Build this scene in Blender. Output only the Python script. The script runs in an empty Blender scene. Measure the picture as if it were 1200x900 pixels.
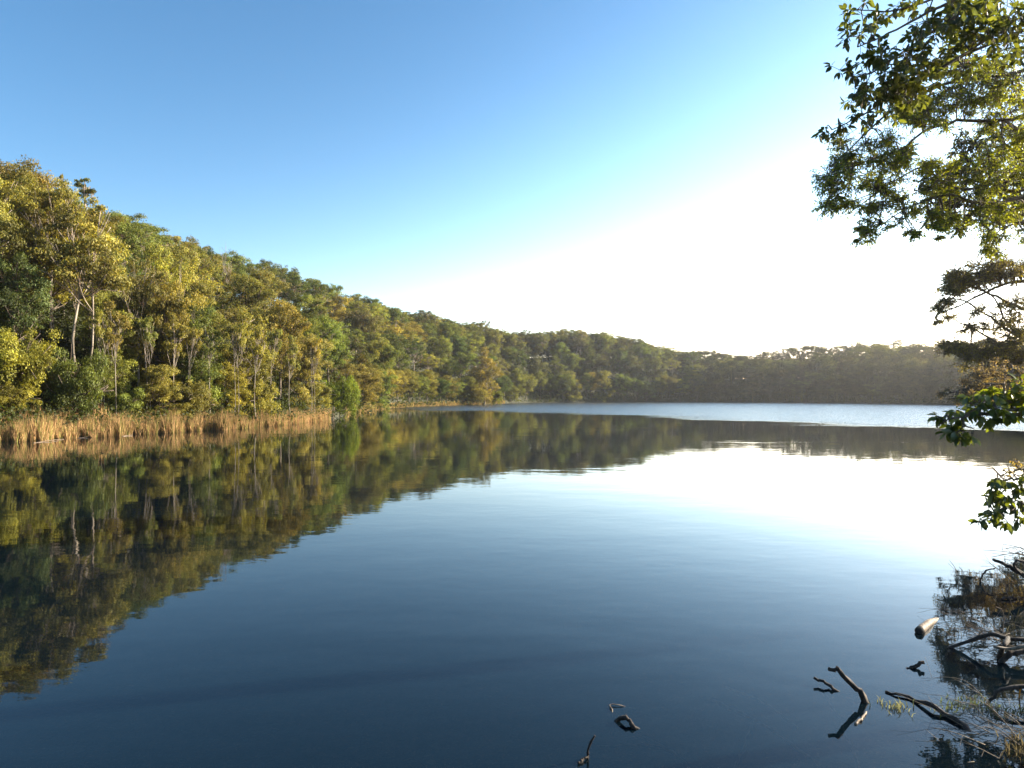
import bpy, math, random
import numpy as np
R = math.radians
C = bpy.context.scene.collection
rng = np.random.default_rng(7)
rnd = random.Random(11)
CAMH, HOR, F = 3.5, 465.0, 800.0

def P(px, py, D):
    return np.array([D*(px-600)/F, D, CAMH + D*(HOR-py)/F])
def W(px, py):                       # point on the water surface seen at a pixel
    D = CAMH*F/(py-HOR)
    return np.array([D*(px-600)/F, D, 0.0])

# ------------------------------------------------------------------ materials
def new_mat(name):
    m = bpy.data.materials.new(name); m.use_nodes = True
    nt = m.node_tree
    for n in list(nt.nodes): nt.nodes.remove(n)
    return m, nt, nt.nodes, nt.links
def N(ns, t, **kw):
    n = ns.new(t)
    for k, v in kw.items(): setattr(n, k, v)
    return n

def leaf_mat(name, tint='object', gloss=0.06, trans=0.38, rough=0.45):
    m, nt, ns, L = new_mat(name)
    out = N(ns, 'ShaderNodeOutputMaterial')
    if tint == 'object':
        src = N(ns, 'ShaderNodeObjectInfo').outputs['Color']
    else:
        src = N(ns, 'ShaderNodeAttribute', attribute_name='tint').outputs['Color']
    var = N(ns, 'ShaderNodeAttribute', attribute_name='var')
    sep = N(ns, 'ShaderNodeSeparateColor')
    L.new(var.outputs['Color'], sep.inputs[0])
    # var.r : brightness of the clump, var.g : shift to yellow
    ye = N(ns, 'ShaderNodeMix', data_type='RGBA'); ye.blend_type = 'MULTIPLY'
    ye.inputs['B'].default_value = (1.22, 1.12, 0.6, 1)
    L.new(sep.outputs[1], ye.inputs['Factor']); L.new(src, ye.inputs['A'])
    sc = N(ns, 'ShaderNodeVectorMath', operation='SCALE')
    L.new(ye.outputs['Result'], sc.inputs[0]); L.new(sep.outputs[0], sc.inputs['Scale'])
    d = N(ns, 'ShaderNodeBsdfDiffuse'); L.new(sc.outputs[0], d.inputs['Color'])
    tcol = N(ns, 'ShaderNodeMix', data_type='RGBA'); tcol.blend_type = 'MULTIPLY'
    tcol.inputs['Factor'].default_value = 1; tcol.inputs['B'].default_value = (1.9, 1.75, 0.55, 1)
    L.new(sc.outputs[0], tcol.inputs['A'])
    t = N(ns, 'ShaderNodeBsdfTranslucent'); L.new(tcol.outputs['Result'], t.inputs['Color'])
    mx = N(ns, 'ShaderNodeMixShader'); mx.inputs[0].default_value = trans
    L.new(d.outputs[0], mx.inputs[1]); L.new(t.outputs[0], mx.inputs[2])
    g = N(ns, 'ShaderNodeBsdfGlossy'); g.inputs['Roughness'].default_value = rough
    g.inputs['Color'].default_value = (.9, .9, .9, 1)
    mg = N(ns, 'ShaderNodeMixShader'); mg.inputs[0].default_value = gloss
    L.new(mx.outputs[0], mg.inputs[1]); L.new(g.outputs[0], mg.inputs[2])
    L.new(mg.outputs[0], out.inputs['Surface'])
    return m

def bark_mat(name, c1, c2, scale=3.0, stretch=0.25, rough=0.85):
    m, nt, ns, L = new_mat(name)
    out = N(ns, 'ShaderNodeOutputMaterial'); b = N(ns, 'ShaderNodeBsdfPrincipled')
    b.inputs['Roughness'].default_value = rough
    tc = N(ns, 'ShaderNodeTexCoord'); mp = N(ns, 'ShaderNodeMapping')
    mp.inputs['Scale'].default_value = (1, 1, stretch)
    L.new(tc.outputs['Object'], mp.inputs['Vector'])
    nz = N(ns, 'ShaderNodeTexNoise'); nz.inputs['Scale'].default_value = scale; nz.inputs['Detail'].default_value = 6
    L.new(mp.outputs[0], nz.inputs['Vector'])
    cr = N(ns, 'ShaderNodeValToRGB'); cr.color_ramp.elements[0].position = .38; cr.color_ramp.elements[1].position = .62
    cr.color_ramp.elements[0].color = (*c1, 1); cr.color_ramp.elements[1].color = (*c2, 1)
    L.new(nz.outputs[0], cr.inputs[0]); L.new(cr.outputs[0], b.inputs['Base Color'])
    bp = N(ns, 'ShaderNodeBump'); bp.inputs['Strength'].default_value = .6; bp.inputs['Distance'].default_value = .02
    L.new(nz.outputs[0], bp.inputs['Height']); L.new(bp.outputs[0], b.inputs['Normal'])
    L.new(b.outputs[0], out.inputs['Surface'])
    return m

M_leaf = leaf_mat('foliage', gloss=.012, rough=.6, trans=.32)
M_leafstuff = leaf_mat('forest_foliage', tint='attr', gloss=.01, rough=.6)
M_nearleaf = leaf_mat('glossy_leaves', gloss=.05, trans=.5, rough=.32)
M_pale = bark_mat('pale_bark', (.12, .095, .07), (.32, .27, .21), 2.0)
M_brown = bark_mat('brown_bark', (.06, .045, .032), (.16, .12, .085), 4.0)
M_drift = bark_mat('wet_deadwood', (.012, .009, .007), (.05, .034, .024), 22.0, .6, .85)
M_drift_pale = bark_mat('bleached_deadwood', (.09, .06, .04), (.26, .19, .12), 16.0, .5, .7)
M_twig = bark_mat('twig_bark', (.07, .05, .035), (.18, .13, .09), 12.0)

def reed_mat():
    m, nt, ns, L = new_mat('reed_blades')
    out = N(ns, 'ShaderNodeOutputMaterial')
    a = N(ns, 'ShaderNodeAttribute', attribute_name='tint')
    d = N(ns, 'ShaderNodeBsdfDiffuse'); t = N(ns, 'ShaderNodeBsdfTranslucent')
    L.new(a.outputs['Color'], d.inputs['Color']); L.new(a.outputs['Color'], t.inputs['Color'])
    mx = N(ns, 'ShaderNodeMixShader'); mx.inputs[0].default_value = .3
    L.new(d.outputs[0], mx.inputs[1]); L.new(t.outputs[0], mx.inputs[2]); L.new(mx.outputs[0], out.inputs['Surface'])
    return m
M_reed = reed_mat()

def ground_mat():
    m, nt, ns, L = new_mat('leaf_litter_soil')
    out = N(ns, 'ShaderNodeOutputMaterial'); b = N(ns, 'ShaderNodeBsdfPrincipled'); b.inputs['Roughness'].default_value = .95
    tc = N(ns, 'ShaderNodeTexCoord')
    nz = N(ns, 'ShaderNodeTexNoise'); nz.inputs['Scale'].default_value = .6; nz.inputs['Detail'].default_value = 9
    L.new(tc.outputs['Object'], nz.inputs['Vector'])
    cr = N(ns, 'ShaderNodeValToRGB'); e = cr.color_ramp.elements
    e[0].position = .35; e[0].color = (.018, .024, .01, 1); e[1].position = .7; e[1].color = (.055, .05, .022, 1)
    L.new(nz.outputs[0], cr.inputs[0]); L.new(cr.outputs[0], b.inputs['Base Color'])
    n2 = N(ns, 'ShaderNodeTexNoise'); n2.inputs['Scale'].default_value = 9; n2.inputs['Detail'].default_value = 6
    L.new(tc.outputs['Object'], n2.inputs['Vector'])
    bp = N(ns, 'ShaderNodeBump'); bp.inputs['Distance'].default_value = .15; L.new(n2.outputs[0], bp.inputs['Height'])
    L.new(bp.outputs[0], b.inputs['Normal']); L.new(b.outputs[0], out.inputs['Surface'])
    return m
M_ground = ground_mat()

# ------------------------------------------------------------------ mesh helpers
def mk_mesh(name, V, Q=None, T=None, mat=None, attrs=None, smooth=False):
    """V (n,3); Q (m,4) quads; T (k,3) tris; attrs {name:(n,3)} per vertex colours"""
    me = bpy.data.meshes.new(name)
    V = np.asarray(V, np.float32)
    nq = 0 if Q is None else len(Q); ntr = 0 if T is None else len(T)
    me.vertices.add(len(V)); me.vertices.foreach_set('co', V.ravel())
    me.loops.add(nq*4+ntr*3); me.polygons.add(nq+ntr)
    idx = []
    if nq: idx.append(np.asarray(Q, np.int32).ravel())
    if ntr: idx.append(np.asarray(T, np.int32).ravel())
    me.loops.foreach_set('vertex_index', np.concatenate(idx))
    st = np.concatenate([np.arange(nq)*4, nq*4+np.arange(ntr)*3]).astype(np.int32)
    me.polygons.foreach_set('loop_start', st)
    if smooth: me.polygons.foreach_set('use_smooth', np.ones(nq+ntr, bool))
    me.update(calc_edges=True)
    if attrs:
        for k, a in attrs.items():
            at = me.color_attributes.new(k, 'FLOAT_COLOR', 'POINT')
            a = np.asarray(a, np.float32)
            a4 = np.concatenate([a, np.ones((len(a), 1), np.float32)], 1)
            at.data.foreach_set('color', a4.ravel())
    if mat: me.materials.append(mat)
    return me

class Tubes:
    """collects tapered tubes; build() gives one mesh"""
    def __init__(s): s.V = []; s.Q = []; s.T = []; s.n = 0
    def add(s, pts, rad, sides=6, wob=0.0):
        pts = np.asarray(pts, float); k = len(pts)
        rad = np.broadcast_to(np.asarray(rad, float), (k,)) if np.ndim(rad) else np.full(k, rad)
        tan = np.gradient(pts, axis=0); tan /= np.linalg.norm(tan, axis=1, keepdims=True)+1e-9
        up = np.array([.13, .31, .94]) if abs(tan[0][2]) < .9 else np.array([.97, .2, .1])
        a = np.cross(tan, up); a /= np.linalg.norm(a, axis=1, keepdims=True)+1e-9
        b = np.cross(tan, a)
        ang = np.arange(sides)/sides*2*math.pi
        ring = (np.cos(ang)[None, :, None]*a[:, None, :]+np.sin(ang)[None, :, None]*b[:, None, :])
        rr = rad[:, None, None]*(1+wob*rng.normal(size=(k, sides, 1)))
        v = pts[:, None, :]+ring*rr
        s.V.append(v.reshape(-1, 3))
        i = np.arange(k-1)[:, None]*sides+np.arange(sides)[None, :]
        j = np.arange(k-1)[:, None]*sides+(np.arange(sides)[None, :]+1) % sides
        q = np.stack([i, j, j+sides, i+sides], -1).reshape(-1, 4)+s.n
        s.Q.append(q)
        n = k*sides
        s.V.append(np.array([pts[0]-tan[0]*rad[0]*.2, pts[-1]+tan[-1]*rad[-1]*.25]))
        c0, c1 = s.n+n, s.n+n+1
        for e in range(sides):
            f = (e+1) % sides
            s.T.append([s.n+f, s.n+e, c0]); s.T.append([s.n+(k-1)*sides+e, s.n+(k-1)*sides+f, c1])
        s.n += n+2
    def build(s, name, mat):
        return mk_mesh(name, np.concatenate(s.V), np.concatenate(s.Q), s.T, mat, smooth=True)

def curve(pts, n=10, jit=0.0):
    """smooth Catmull-Rom through points"""
    p = np.asarray(pts, float)
    if len(p) == 2: p = np.array([p[0], (p[0]+p[1])/2, p[1]])
    q = np.vstack([2*p[0]-p[1], p, 2*p[-1]-p[-2]])
    out = []
    seg = len(p)-1; per = max(2, n//seg)
    for i in range(seg):
        a, b, c, d = q[i:i+4]
        for t in np.arange(per)/per:
            out.append(.5*((2*b)+(-a+c)*t+(2*a-5*b+4*c-d)*t*t+(-a+3*b-3*c+d)*t**3))
    out.append(p[-1]); out = np.array(out)
    if jit: out[1:-1] += rng.normal(size=out[1:-1].shape)*jit
    return out

def unit(v): return v/(np.linalg.norm(v, axis=-1, keepdims=True)+1e-9)

def leaf_quads(pos, axis, nrm, L, Wd, var):
    """simple rhombic leaves. pos,axis,nrm (n,3); L,Wd (n,)"""
    n = len(pos); axis = unit(axis); side = unit(np.cross(axis, nrm)); nr = np.cross(side, axis)
    L = L[:, None]; Wd = Wd[:, None]
    a = pos-axis*L*.5; c = pos+axis*L*.5
    m = pos+axis*L*.05+nr*L*.10
    b = m+side*Wd*.5; d = m-side*Wd*.5
    V = np.stack([a, b, c, d], 1).reshape(-1, 3)
    Q = np.arange(n*4).reshape(-1, 4)
    return V, Q, np.repeat(var, 4, axis=0)

def leaf_fine(pos, axis, nrm, L, Wd, var):
    """near leaves: folded blade, 10 verts, 4 quads+... pos is the leaf base"""
    n = len(pos); axis = unit(axis); side = unit(np.cross(axis, nrm)); nr = np.cross(side, axis)
    L = L[:, None]; Wd = Wd[:, None]
    def pt(t, s, lift): return pos+axis*L*t+side*Wd*s+nr*(L*lift)
    droop = lambda t: -.22*t*t
    vs = [pt(0, 0, 0), pt(.12, 0, 0)]
    vs += [pt(.38, 0, droop(.38)), pt(.7, 0, droop(.7)), pt(1, 0, droop(1))]          # rib 2,3,4
    vs += [pt(.36, .42, droop(.38)+.07), pt(.68, .46, droop(.7)+.07), pt(.9, .22, droop(.9)+.03)]   # right 5,6,7
    vs += [pt(.36, -.42, droop(.38)+.07), pt(.68, -.46, droop(.7)+.07), pt(.9, -.22, droop(.9)+.03)]  # left 8,9,10
    V = np.stack(vs, 1).reshape(-1, 3)
    base = (np.arange(n)*11)[:, None]
    q = np.concatenate([base+np.array([[2, 5, 6, 3]]), base+np.array([[3, 6, 7, 4]]),
                        base+np.array([[2, 3, 9, 8]]), base+np.array([[3, 4, 10, 9]])])
    t = np.concatenate([base+np.array([[1, 5, 2]]), base+np.array([[1, 2, 8]])])
    return V, q, t, np.repeat(var, 11, axis=0)

# ------------------------------------------------------------------ object helpers
def setp(o, label=None, cat=None, group=None, kind=None):
    if label: o['label'] = label
    if cat: o['category'] = cat
    if group: o['group'] = group
    if kind: o['kind'] = kind
    return o
def link(name, me, parent=None):
    o = bpy.data.objects.new(name, me); C.objects.link(o)
    if parent: o.parent = parent
    return o
def empty(name, loc, label, cat, group=None):
    o = bpy.data.objects.new(name, None); C.objects.link(o); o.location = loc
    o.empty_display_size = .3
    return setp(o, label, cat, group)

# ------------------------------------------------------------------ terrain
sh = [(-200, 40), (0, 55), (75, 60), (150, 65), (200, 70), (270, 76), (330, 87), (384, 104), (398, 130), (425, 165), (475, 228),
      (515, 262), (545, 282), (562, 286), (575, 335), (620, 395), (700, 425), (820, 445), (950, 400), (1100, 311), (1200, 262), (1212, 240)]
rg = [(-200, 62), (0, 80), (100, 107), (200, 150), (300, 200), (400, 270), (500, 350), (600, 440), (700, 480), (800, 505), (900, 480), (1000, 450), (1100, 400), (1212, 340)]
sky = [(-200, 90), (0, 188), (30, 193), (50, 206), (75, 222), (100, 237), (130, 245), (155, 248), (180, 262), (210, 276), (240, 280), (265, 294), (300, 298),
       (340, 310), (375, 322), (400, 334), (440, 347), (480, 361), (500, 363), (545, 376), (570, 373), (600, 386), (650, 386), (680, 382), (730, 391),
       (780, 403), (820, 411), (850, 414), (900, 413), (950, 410), (1000, 406), (1040, 401), (1100, 405), (1212, 397)]
shx, shd = np.array(sh).T; rgx, rgd = np.array(rg).T; skx, sky_y = np.array(sky).T
def shoreD(px): return np.interp(px, shx, shd)
def ridgeD(px): return np.interp(px, rgx, rgd)
def skylineY(px): return np.interp(px, skx, sky_y)
def canopyH(px): return np.interp(px, [0, 200, 400, 700], [13, 15, 18, 18])
th_s, r_s, th_r, r_r, z_r = [], [], [], [], []
for px in list(range(-200, 1212, 8))+[1212]:
    t = math.atan((px-600)/F); c = math.cos(t)
    th_s.append(t); r_s.append(float(shoreD(px))/c)
    D = float(ridgeD(px)); r_r.append(D/c)
    z_r.append(CAMH+D*(HOR-float(skylineY(px)))/F-float(canopyH(px)))
extra = [(38.3, 200, 280, 20), (38.9, 33, 120, 14), (41, 17, 90, 12), (45, 13, 60, 9), (52, 9.5, 50, 8), (65, 6.5, 50, 8), (90, 4.5, 50, 8), (135, 3.6, 60, 8), (180, 3.4, 60, 8),
         (225, 4, 60, 9), (250, 7, 60, 10), (270, 20, 62, 13), (290, 34, 66, 20)]
TH = np.array(th_s+[R(e[0]) for e in extra]); RS = np.array(r_s+[e[1] for e in extra])
RR = np.array(r_r+[e[2] for e in extra]); ZR = np.array(z_r+[e[3] for e in extra])
TH = np.where(TH < th_s[0]-1e-6, TH+2*math.pi, TH)
o_ = np.argsort(TH); TH, RS, RR, ZR = TH[o_], RS[o_], RR[o_], ZR[o_]
def ground_z(x, y):
    x = np.asarray(x, float); y = np.asarray(y, float)
    th = np.arctan2(x, y); th = np.where(th < TH[0], th+2*math.pi, th)
    r = np.hypot(x, y)
    rs = np.interp(th, TH, RS, period=None); rr = np.interp(th, TH, RR); zr = np.interp(th, TH, ZR)
    wrap = th > TH[-1]
    f = (th-TH[-1])/(TH[0]+2*math.pi-TH[-1])
    rs = np.where(wrap, RS[-1]*(1-f)+RS[0]*f, rs); rr = np.where(wrap, RR[-1]*(1-f)+RR[0]*f, rr); zr = np.where(wrap, ZR[-1]*(1-f)+ZR[0]*f, zr)
    rs = rs+np.sin(th*r*.11)*.4*np.minimum(1, r/60)
    s = r-rs
    t = np.clip(s/(rr-rs), 0, 1)
    up = .12+zr*(t*.75+.25*t*t*(3-2*t))
    beyond = np.clip((r-rr)/400, 0, 1)
    up = up*(1-.45*beyond)
    z = np.where(s < 0, np.maximum(-7.0, .12+s*.5), up)
    bank = 1.95-.55*np.maximum(0, np.hypot(x, y+1.2)-2.6)
    z = np.maximum(z, np.where(bank > -3.5, bank, -9))
    z = z+.12*np.sin(x*.9+1)*np.cos(y*.8)*(np.abs(s) > 1.5)*np.clip(s*.2, 0, 1)
    return z
def gz(x, y): return float(ground_z(np.array([x]), np.array([y]))[0])

nr_, na = 190, 720
rad = np.concatenate([[0.01], np.geomspace(.6, 900, nr_-1)])
ang = np.linspace(-math.pi, math.pi, na, endpoint=False)
RRg, AA = np.meshgrid(rad, ang, indexing='ij')
X = RRg*np.sin(AA); Y = RRg*np.cos(AA); Z = ground_z(X, Y)
V = np.stack([X, Y, Z], -1).reshape(-1, 3)
i = (np.arange(nr_-1)[:, None]*na+np.arange(na)[None, :]); j = (np.arange(nr_-1)[:, None]*na+(np.arange(na)[None, :]+1) % na)
Q = np.stack([i, i+na, j+na, j], -1).reshape(-1, 4)
g = link('ground', mk_mesh('ground', V, Q, None, M_ground, smooth=True)); setp(g, kind='structure')

# ------------------------------------------------------------------ water
def water_mat():
    m, nt, ns, L = new_mat('lake_water')
    out = N(ns, 'ShaderNodeOutputMaterial')
    geo = N(ns, 'ShaderNodeNewGeometry')
    # wind-ruffled sheet of water beyond a curved line across the lake
    sep = N(ns, 'ShaderNodeSeparateXYZ'); L.new(geo.outputs['Position'], sep.inputs[0])
    def math_(op, a, b=None, c=None):
        n = N(ns, 'ShaderNodeMath', operation=op)
        for k, v in enumerate((a, b, c)):
            if v is None: continue
            if isinstance(v, (int, float)): n.inputs[k].default_value = v
            else: L.new(v, n.inputs[k])
        return n.outputs[0]
    xn = N(ns, 'ShaderNodeTexNoise'); xn.inputs['Scale'].default_value = .045; xn.inputs['Detail'].default_value = 7; xn.inputs['Roughness'].default_value = .62
    mpn = N(ns, 'ShaderNodeMapping'); mpn.inputs['Scale'].default_value = (.6, 1.0, 1)
    L.new(geo.outputs['Position'], mpn.inputs['Vector']); L.new(mpn.outputs[0], xn.inputs['Vector'])
    # edge of the ruffled water, in metres
    x = sep.outputs[0]; y = sep.outputs[1]
    x2 = math_('MULTIPLY', x, x)
    e = math_('ADD', math_('MULTIPLY_ADD', x, -1.3, 155.0), math_('MULTIPLY', x2, -.009))
    e = math_('ADD', e, math_('MULTIPLY', math_('SUBTRACT', xn.outputs[0], .5), 105.0))
    dlt = math_('SUBTRACT', y, e)
    mr = N(ns, 'ShaderNodeMapRange'); mr.interpolation_type = 'SMOOTHSTEP'
    mr.inputs['From Min'].default_value = -8; mr.inputs['From Max'].default_value = 22
    L.new(dlt, mr.inputs['Value'])
    # a few slim gusts in the calm water as well
    gn = N(ns, 'ShaderNodeTexNoise'); gn.inputs['Scale'].default_value = .06; gn.inputs['Detail'].default_value = 3
    mpg = N(ns, 'ShaderNodeMapping'); mpg.inputs['Scale'].default_value = (.45, 1.6, 1); mpg.inputs['Location'].default_value = (3, 8, 0)
    L.new(geo.outputs['Position'], mpg.inputs['Vector']); L.new(mpg.outputs[0], gn.inputs['Vector'])
    gr = N(ns, 'ShaderNodeMapRange'); gr.inputs['From Min'].default_value = .60; gr.inputs['From Max'].default_value = .72
    L.new(gn.outputs[0], gr.inputs['Value'])
    wind = mr.outputs[0]
    # ripples
    def ripple(scale, sx, sy, detail, rot=0):
        mp = N(ns, 'ShaderNodeMapping'); mp.inputs['Scale'].default_value = (sx, sy, 1); mp.inputs['Rotation'].default_value = (0, 0, rot)
        L.new(geo.outputs['Position'], mp.inputs['Vector'])
        n = N(ns, 'ShaderNodeTexNoise'); n.inputs['Scale'].default_value = scale; n.inputs['Detail'].default_value = detail
        L.new(mp.outputs[0], n.inputs['Vector']); return n.outputs[0]
    r1 = ripple(.9, .55, 1.0, 2, .25); r2 = ripple(3.2, .6, 1.0, 3, -.2); r3 = ripple(.22, .6, 1, 2, .1)
    h = math_('ADD', math_('MULTIPLY', r1, .010), math_('MULTIPLY', r2, .0032))
    h = math_('ADD', h, math_('MULTIPLY', r3, .02))
    h = math_('MULTIPLY', h, math_('MULTIPLY_ADD', gr.outputs[0], .5, .38))
    w1 = ripple(1.6, .7, 1.0, 4, .35)
    h = math_('ADD', h, math_('MULTIPLY', math_('MULTIPLY', w1, .32), wind))
    bp = N(ns, 'ShaderNodeBump'); bp.inputs['Strength'].default_value = 1; bp.inputs['Distance'].default_value = 1
    L.new(h, bp.inputs['Height'])
    fr = N(ns, 'ShaderNodeFresnel'); fr.inputs['IOR'].default_value = 1.333; L.new(bp.outputs[0], fr.inputs['Normal'])
    gl = N(ns, 'ShaderNodeBsdfGlossy'); L.new(bp.outputs[0], gl.inputs['Normal'])
    gl.inputs['Color'].default_value = (1, 1, 1, 1)
    L.new(math_('MULTIPLY_ADD', wind, .18, .012), gl.inputs['Roughness'])
    d = N(ns, 'ShaderNodeBsdfDiffuse'); d.inputs['Color'].default_value = (.0025, .007, .011, 1)
    tr = N(ns, 'ShaderNodeBsdfTransparent'); tr.inputs['Color'].default_value = (.5, .62, .62, 1)
    mx = N(ns, 'ShaderNodeMixShader'); mx.inputs[0].default_value = .24
    L.new(d.outputs[0], mx.inputs[1]); L.new(tr.outputs[0], mx.inputs[2])
    mz = N(ns, 'ShaderNodeMixShader'); L.new(fr.outputs[0], mz.inputs[0])
    L.new(mx.outputs[0], mz.inputs[1]); L.new(gl.outputs[0], mz.inputs[2])
    L.new(mz.outputs[0], out.inputs['Surface'])
    return m
nW = 96
wv = [[0, 120, 0]]+[[620*math.sin(a), 120+620*math.cos(a), 0] for a in np.linspace(0, 2*math.pi, nW, endpoint=False)]
wt = [[0, 1+(k+1) % nW, 1+k] for k in range(nW)]
w = link('water', mk_mesh('water', wv, None, wt, water_mat())); setp(w, kind='structure')

# ------------------------------------------------------------------ tree prototypes
def leaf_clump(c, rx, rz, n, size, yel, bright, up=.35, axis_rand=1.0):
    d = unit(rng.normal(size=(n, 3)))
    d[:, 2] = np.where((d[:, 2] < -.25) & (rng.random(n) < .7), -d[:, 2], d[:, 2])
    rr = rng.random(n)**.45
    lump = 1+.28*np.sin(d[:, 0]*4+c[0]*3)*np.cos(d[:, 1]*4+c[1]*2+d[:, 2]*3)
    pos = c+d*rr[:, None]*lump[:, None]*np.array([rx, rx, rz])
    nrm = unit(d*.9+rng.normal(size=(n, 3))*.55+np.array([0, 0, up]))
    ax = np.cross(nrm, rng.normal(size=(n, 3)))
    ax = unit(ax)+np.array([0, 0, -.35])
    L = size*(.7+.6*rng.random(n)); Wd = L*(.45+.2*rng.random(n))
    b = bright*(.5+.95*rng.random(n)); y = np.clip(yel+rng.normal(size=n)*.15, 0, 1)
    return leaf_quads(pos, ax, nrm, L, Wd, np.stack([b, y, np.zeros(n)], 1))

def assemble(parts):
    Vs, Qs, As, n = [], [], [], 0
    for V, Q, A in parts:
        Vs.append(V); Qs.append(Q+n); As.append(A); n += len(V)
    return np.concatenate(Vs), np.concatenate(Qs), np.concatenate(As)

def gen_tree(seed, H=15, R0=5, zc0=.35, nclump=26, cr=1.7, flat=.6, leaf=.34, dens=230, kind='round', trunk_r=.28, forks=1, bare=False, gap=.0):
    """returns tube mesh data (Tubes), leaf data"""
    global rng
    rng = np.random.default_rng(seed)
    T = Tubes()
    lean = rng.normal(size=2)*.025*H
    th = H*(.72 if kind != 'bush' else .5)
    trunks = []
    for f in range(forks):
        a = rng.random()*6.28; sp = (0 if forks == 1 else .055*H)
        top = np.array([lean[0]+sp*math.cos(a), lean[1]+sp*math.sin(a), th*(1-.12*f)])
        st = np.array([.25*f*math.cos(a), .25*f*math.sin(a), -2.0])
        mid = st*.5+top*.5+np.append(rng.normal(size=2)*.03*H, 0)
        c = curve([st, st*.75+top*.25+np.append(rng.normal(size=2)*.012*H, 0), mid, top], 14)
        T.add(c, np.linspace(1, .42, len(c))**1.0*trunk_r*(1-.2*f), 7, .04)
        trunks.append(c)
    parts = []
    z0, z1 = zc0*H, H
    cen = []
    tries = 0
    while len(cen) < nclump and tries < 4000:
        tries += 1
        d = unit(rng.normal(size=3)); rr = rng.random()**.4
        if kind == 'umbrella':
            a = rng.random()*6.28; r = R0*rng.random()**.55
            z = z1-cr*flat-(z1-z0)*(.15*(r/R0)**2+.55*rng.random()**1.6)
            p = np.array([r*math.cos(a), r*math.sin(a), z])
        elif kind == 'column':
            u = rng.random(); z = z0+(z1-z0-cr*.6)*u
            r = R0*(.45+.55*math.sin(math.pi*min(1, .18+.82*u)))*rng.random()**.5*(1-.25*u)
            a = rng.random()*6.28; p = np.array([r*math.cos(a), r*math.sin(a), z])
        else:
            zc = (z0+z1)/2; hz = (z1-z0)/2-cr*.4
            p = np.array([d[0]*R0, d[1]*R0, d[2]*hz])*rr; p[2] += zc
            if p[2] < z0: continue
        p[:2] += lean*(p[2]/th)
        if all(np.linalg.norm((p-q)*np.array([1, 1, 1.3])) > cr*(.92+gap) for q in cen): cen.append(p)
    for p in cen:
        k = trunks[rng.integers(len(trunks))]
        zt = np.clip(p[2]*(.62+.2*rng.random()), H*(.46 if kind == 'umbrella' else .12), th*.97)
        ii = int(np.argmin(np.abs(k[:, 2]-zt)))
        s = k[ii]
        m = (s+p)/2+np.array([0, 0, -.08*np.linalg.norm(p-s)])+rng.normal(size=3)*.15
        cc = curve([s, m, p], 7)
        r0 = trunk_r*.26*(.6+.5*rng.random())
        T.add(cc, np.linspace(r0, .035, len(cc)), 5)
        for _ in range(3):
            e = p+rng.normal(size=3)*np.array([cr*.6, cr*.6, cr*flat*.5])
            T.add(curve([cc[-3], (cc[-3]+e)/2+rng.normal(size=3)*.1, e], 4), [.05, .04, .03, .02, .02][:5] if False else .03, 4)
        if not bare:
            sz = .55+.85*rng.random()
            yel = np.clip(rng.normal()*.22+.3, 0, 1); br = np.clip(1+rng.normal()*.3, .45, 1.8)
            n = int(dens*sz*sz)
            sub = rng.integers(3, 7)
            for q in range(sub):
                off = rng.normal(size=3)*np.array([cr, cr, cr*flat])*.5*sz
                parts.append(leaf_clump(p+off, cr*sz*.62, cr*sz*flat*.6, n//sub, leaf, yel, br))
    return T, parts

PROTO = {}
def proto(key, label_kind, bark, **kw):
    T, parts = gen_tree(**kw)
    tm = T.build(key+'_trunk', bark)
    cm = None
    if parts:
        V, Q, A = assemble(parts)
        cm = mk_mesh(key+'_crown', V, Q, None, M_leaf, {'var': A})
        w_ = np.percentile(np.hypot(V[:, 0], V[:, 1]), 97); h_ = np.percentile(V[:, 2], 99.7)
    else:
        co = np.concatenate(T.V); w_ = np.percentile(np.hypot(co[:, 0], co[:, 1]), 97); h_ = co[:, 2].max()
    PROTO[key] = (tm, cm, float(w_), float(h_))
proto('gum1', 'gum', M_pale, seed=1, H=16, R0=5.2, zc0=.55, nclump=26, cr=1.5, flat=.5, leaf=.24, dens=600, kind='umbrella', trunk_r=.27, gap=.15)
proto('gum2', 'gum', M_pale, seed=23, H=17, R0=4.4, zc0=.5, nclump=34, cr=1.35, flat=.6, leaf=.24, dens=560, kind='round', trunk_r=.24, forks=2, gap=-.1)
proto('gum3', 'gum', M_pale, seed=3, H=18, R0=5.0, zc0=.35, nclump=34, cr=1.5, flat=.6, leaf=.24, dens=560, kind='round', trunk_r=.26)
proto('rain1', 'rain', M_brown, seed=4, H=14, R0=5.0, zc0=.22, nclump=44, cr=1.6, flat=.7, leaf=.25, dens=600, kind='round')
proto('rain2', 'rain', M_brown, seed=5, H=13, R0=4.6, zc0=.18, nclump=42, cr=1.5, flat=.65, leaf=.24, dens=600, kind='round')
proto('rain3', 'rain', M_brown, seed=6, H=15, R0=4.2, zc0=.25, nclump=38, cr=1.4, flat=.75, leaf=.24, dens=600, kind='round')
proto('wattle1', 'wattle', M_brown, seed=7, H=12, R0=3.6, zc0=.03, nclump=46, cr=1.25, flat=.8, leaf=.21, dens=600, kind='column', forks=2, trunk_r=.2)
proto('wattle2', 'wattle', M_brown, seed=8, H=11, R0=3.9, zc0=.03, nclump=50, cr=1.2, flat=.75, leaf=.21, dens=600, kind='column')
proto('wattle3', 'wattle', M_pale, seed=9, H=13, R0=3.4, zc0=.10, nclump=40, cr=1.2, flat=.8, leaf=.21, dens=560, kind='column')
proto('bush1', 'bush', M_brown, seed=10, H=5, R0=3.0, zc0=.02, nclump=34, cr=.95, flat=.85, leaf=.17, dens=660, kind='bush', trunk_r=.14, gap=-.3)
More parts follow.
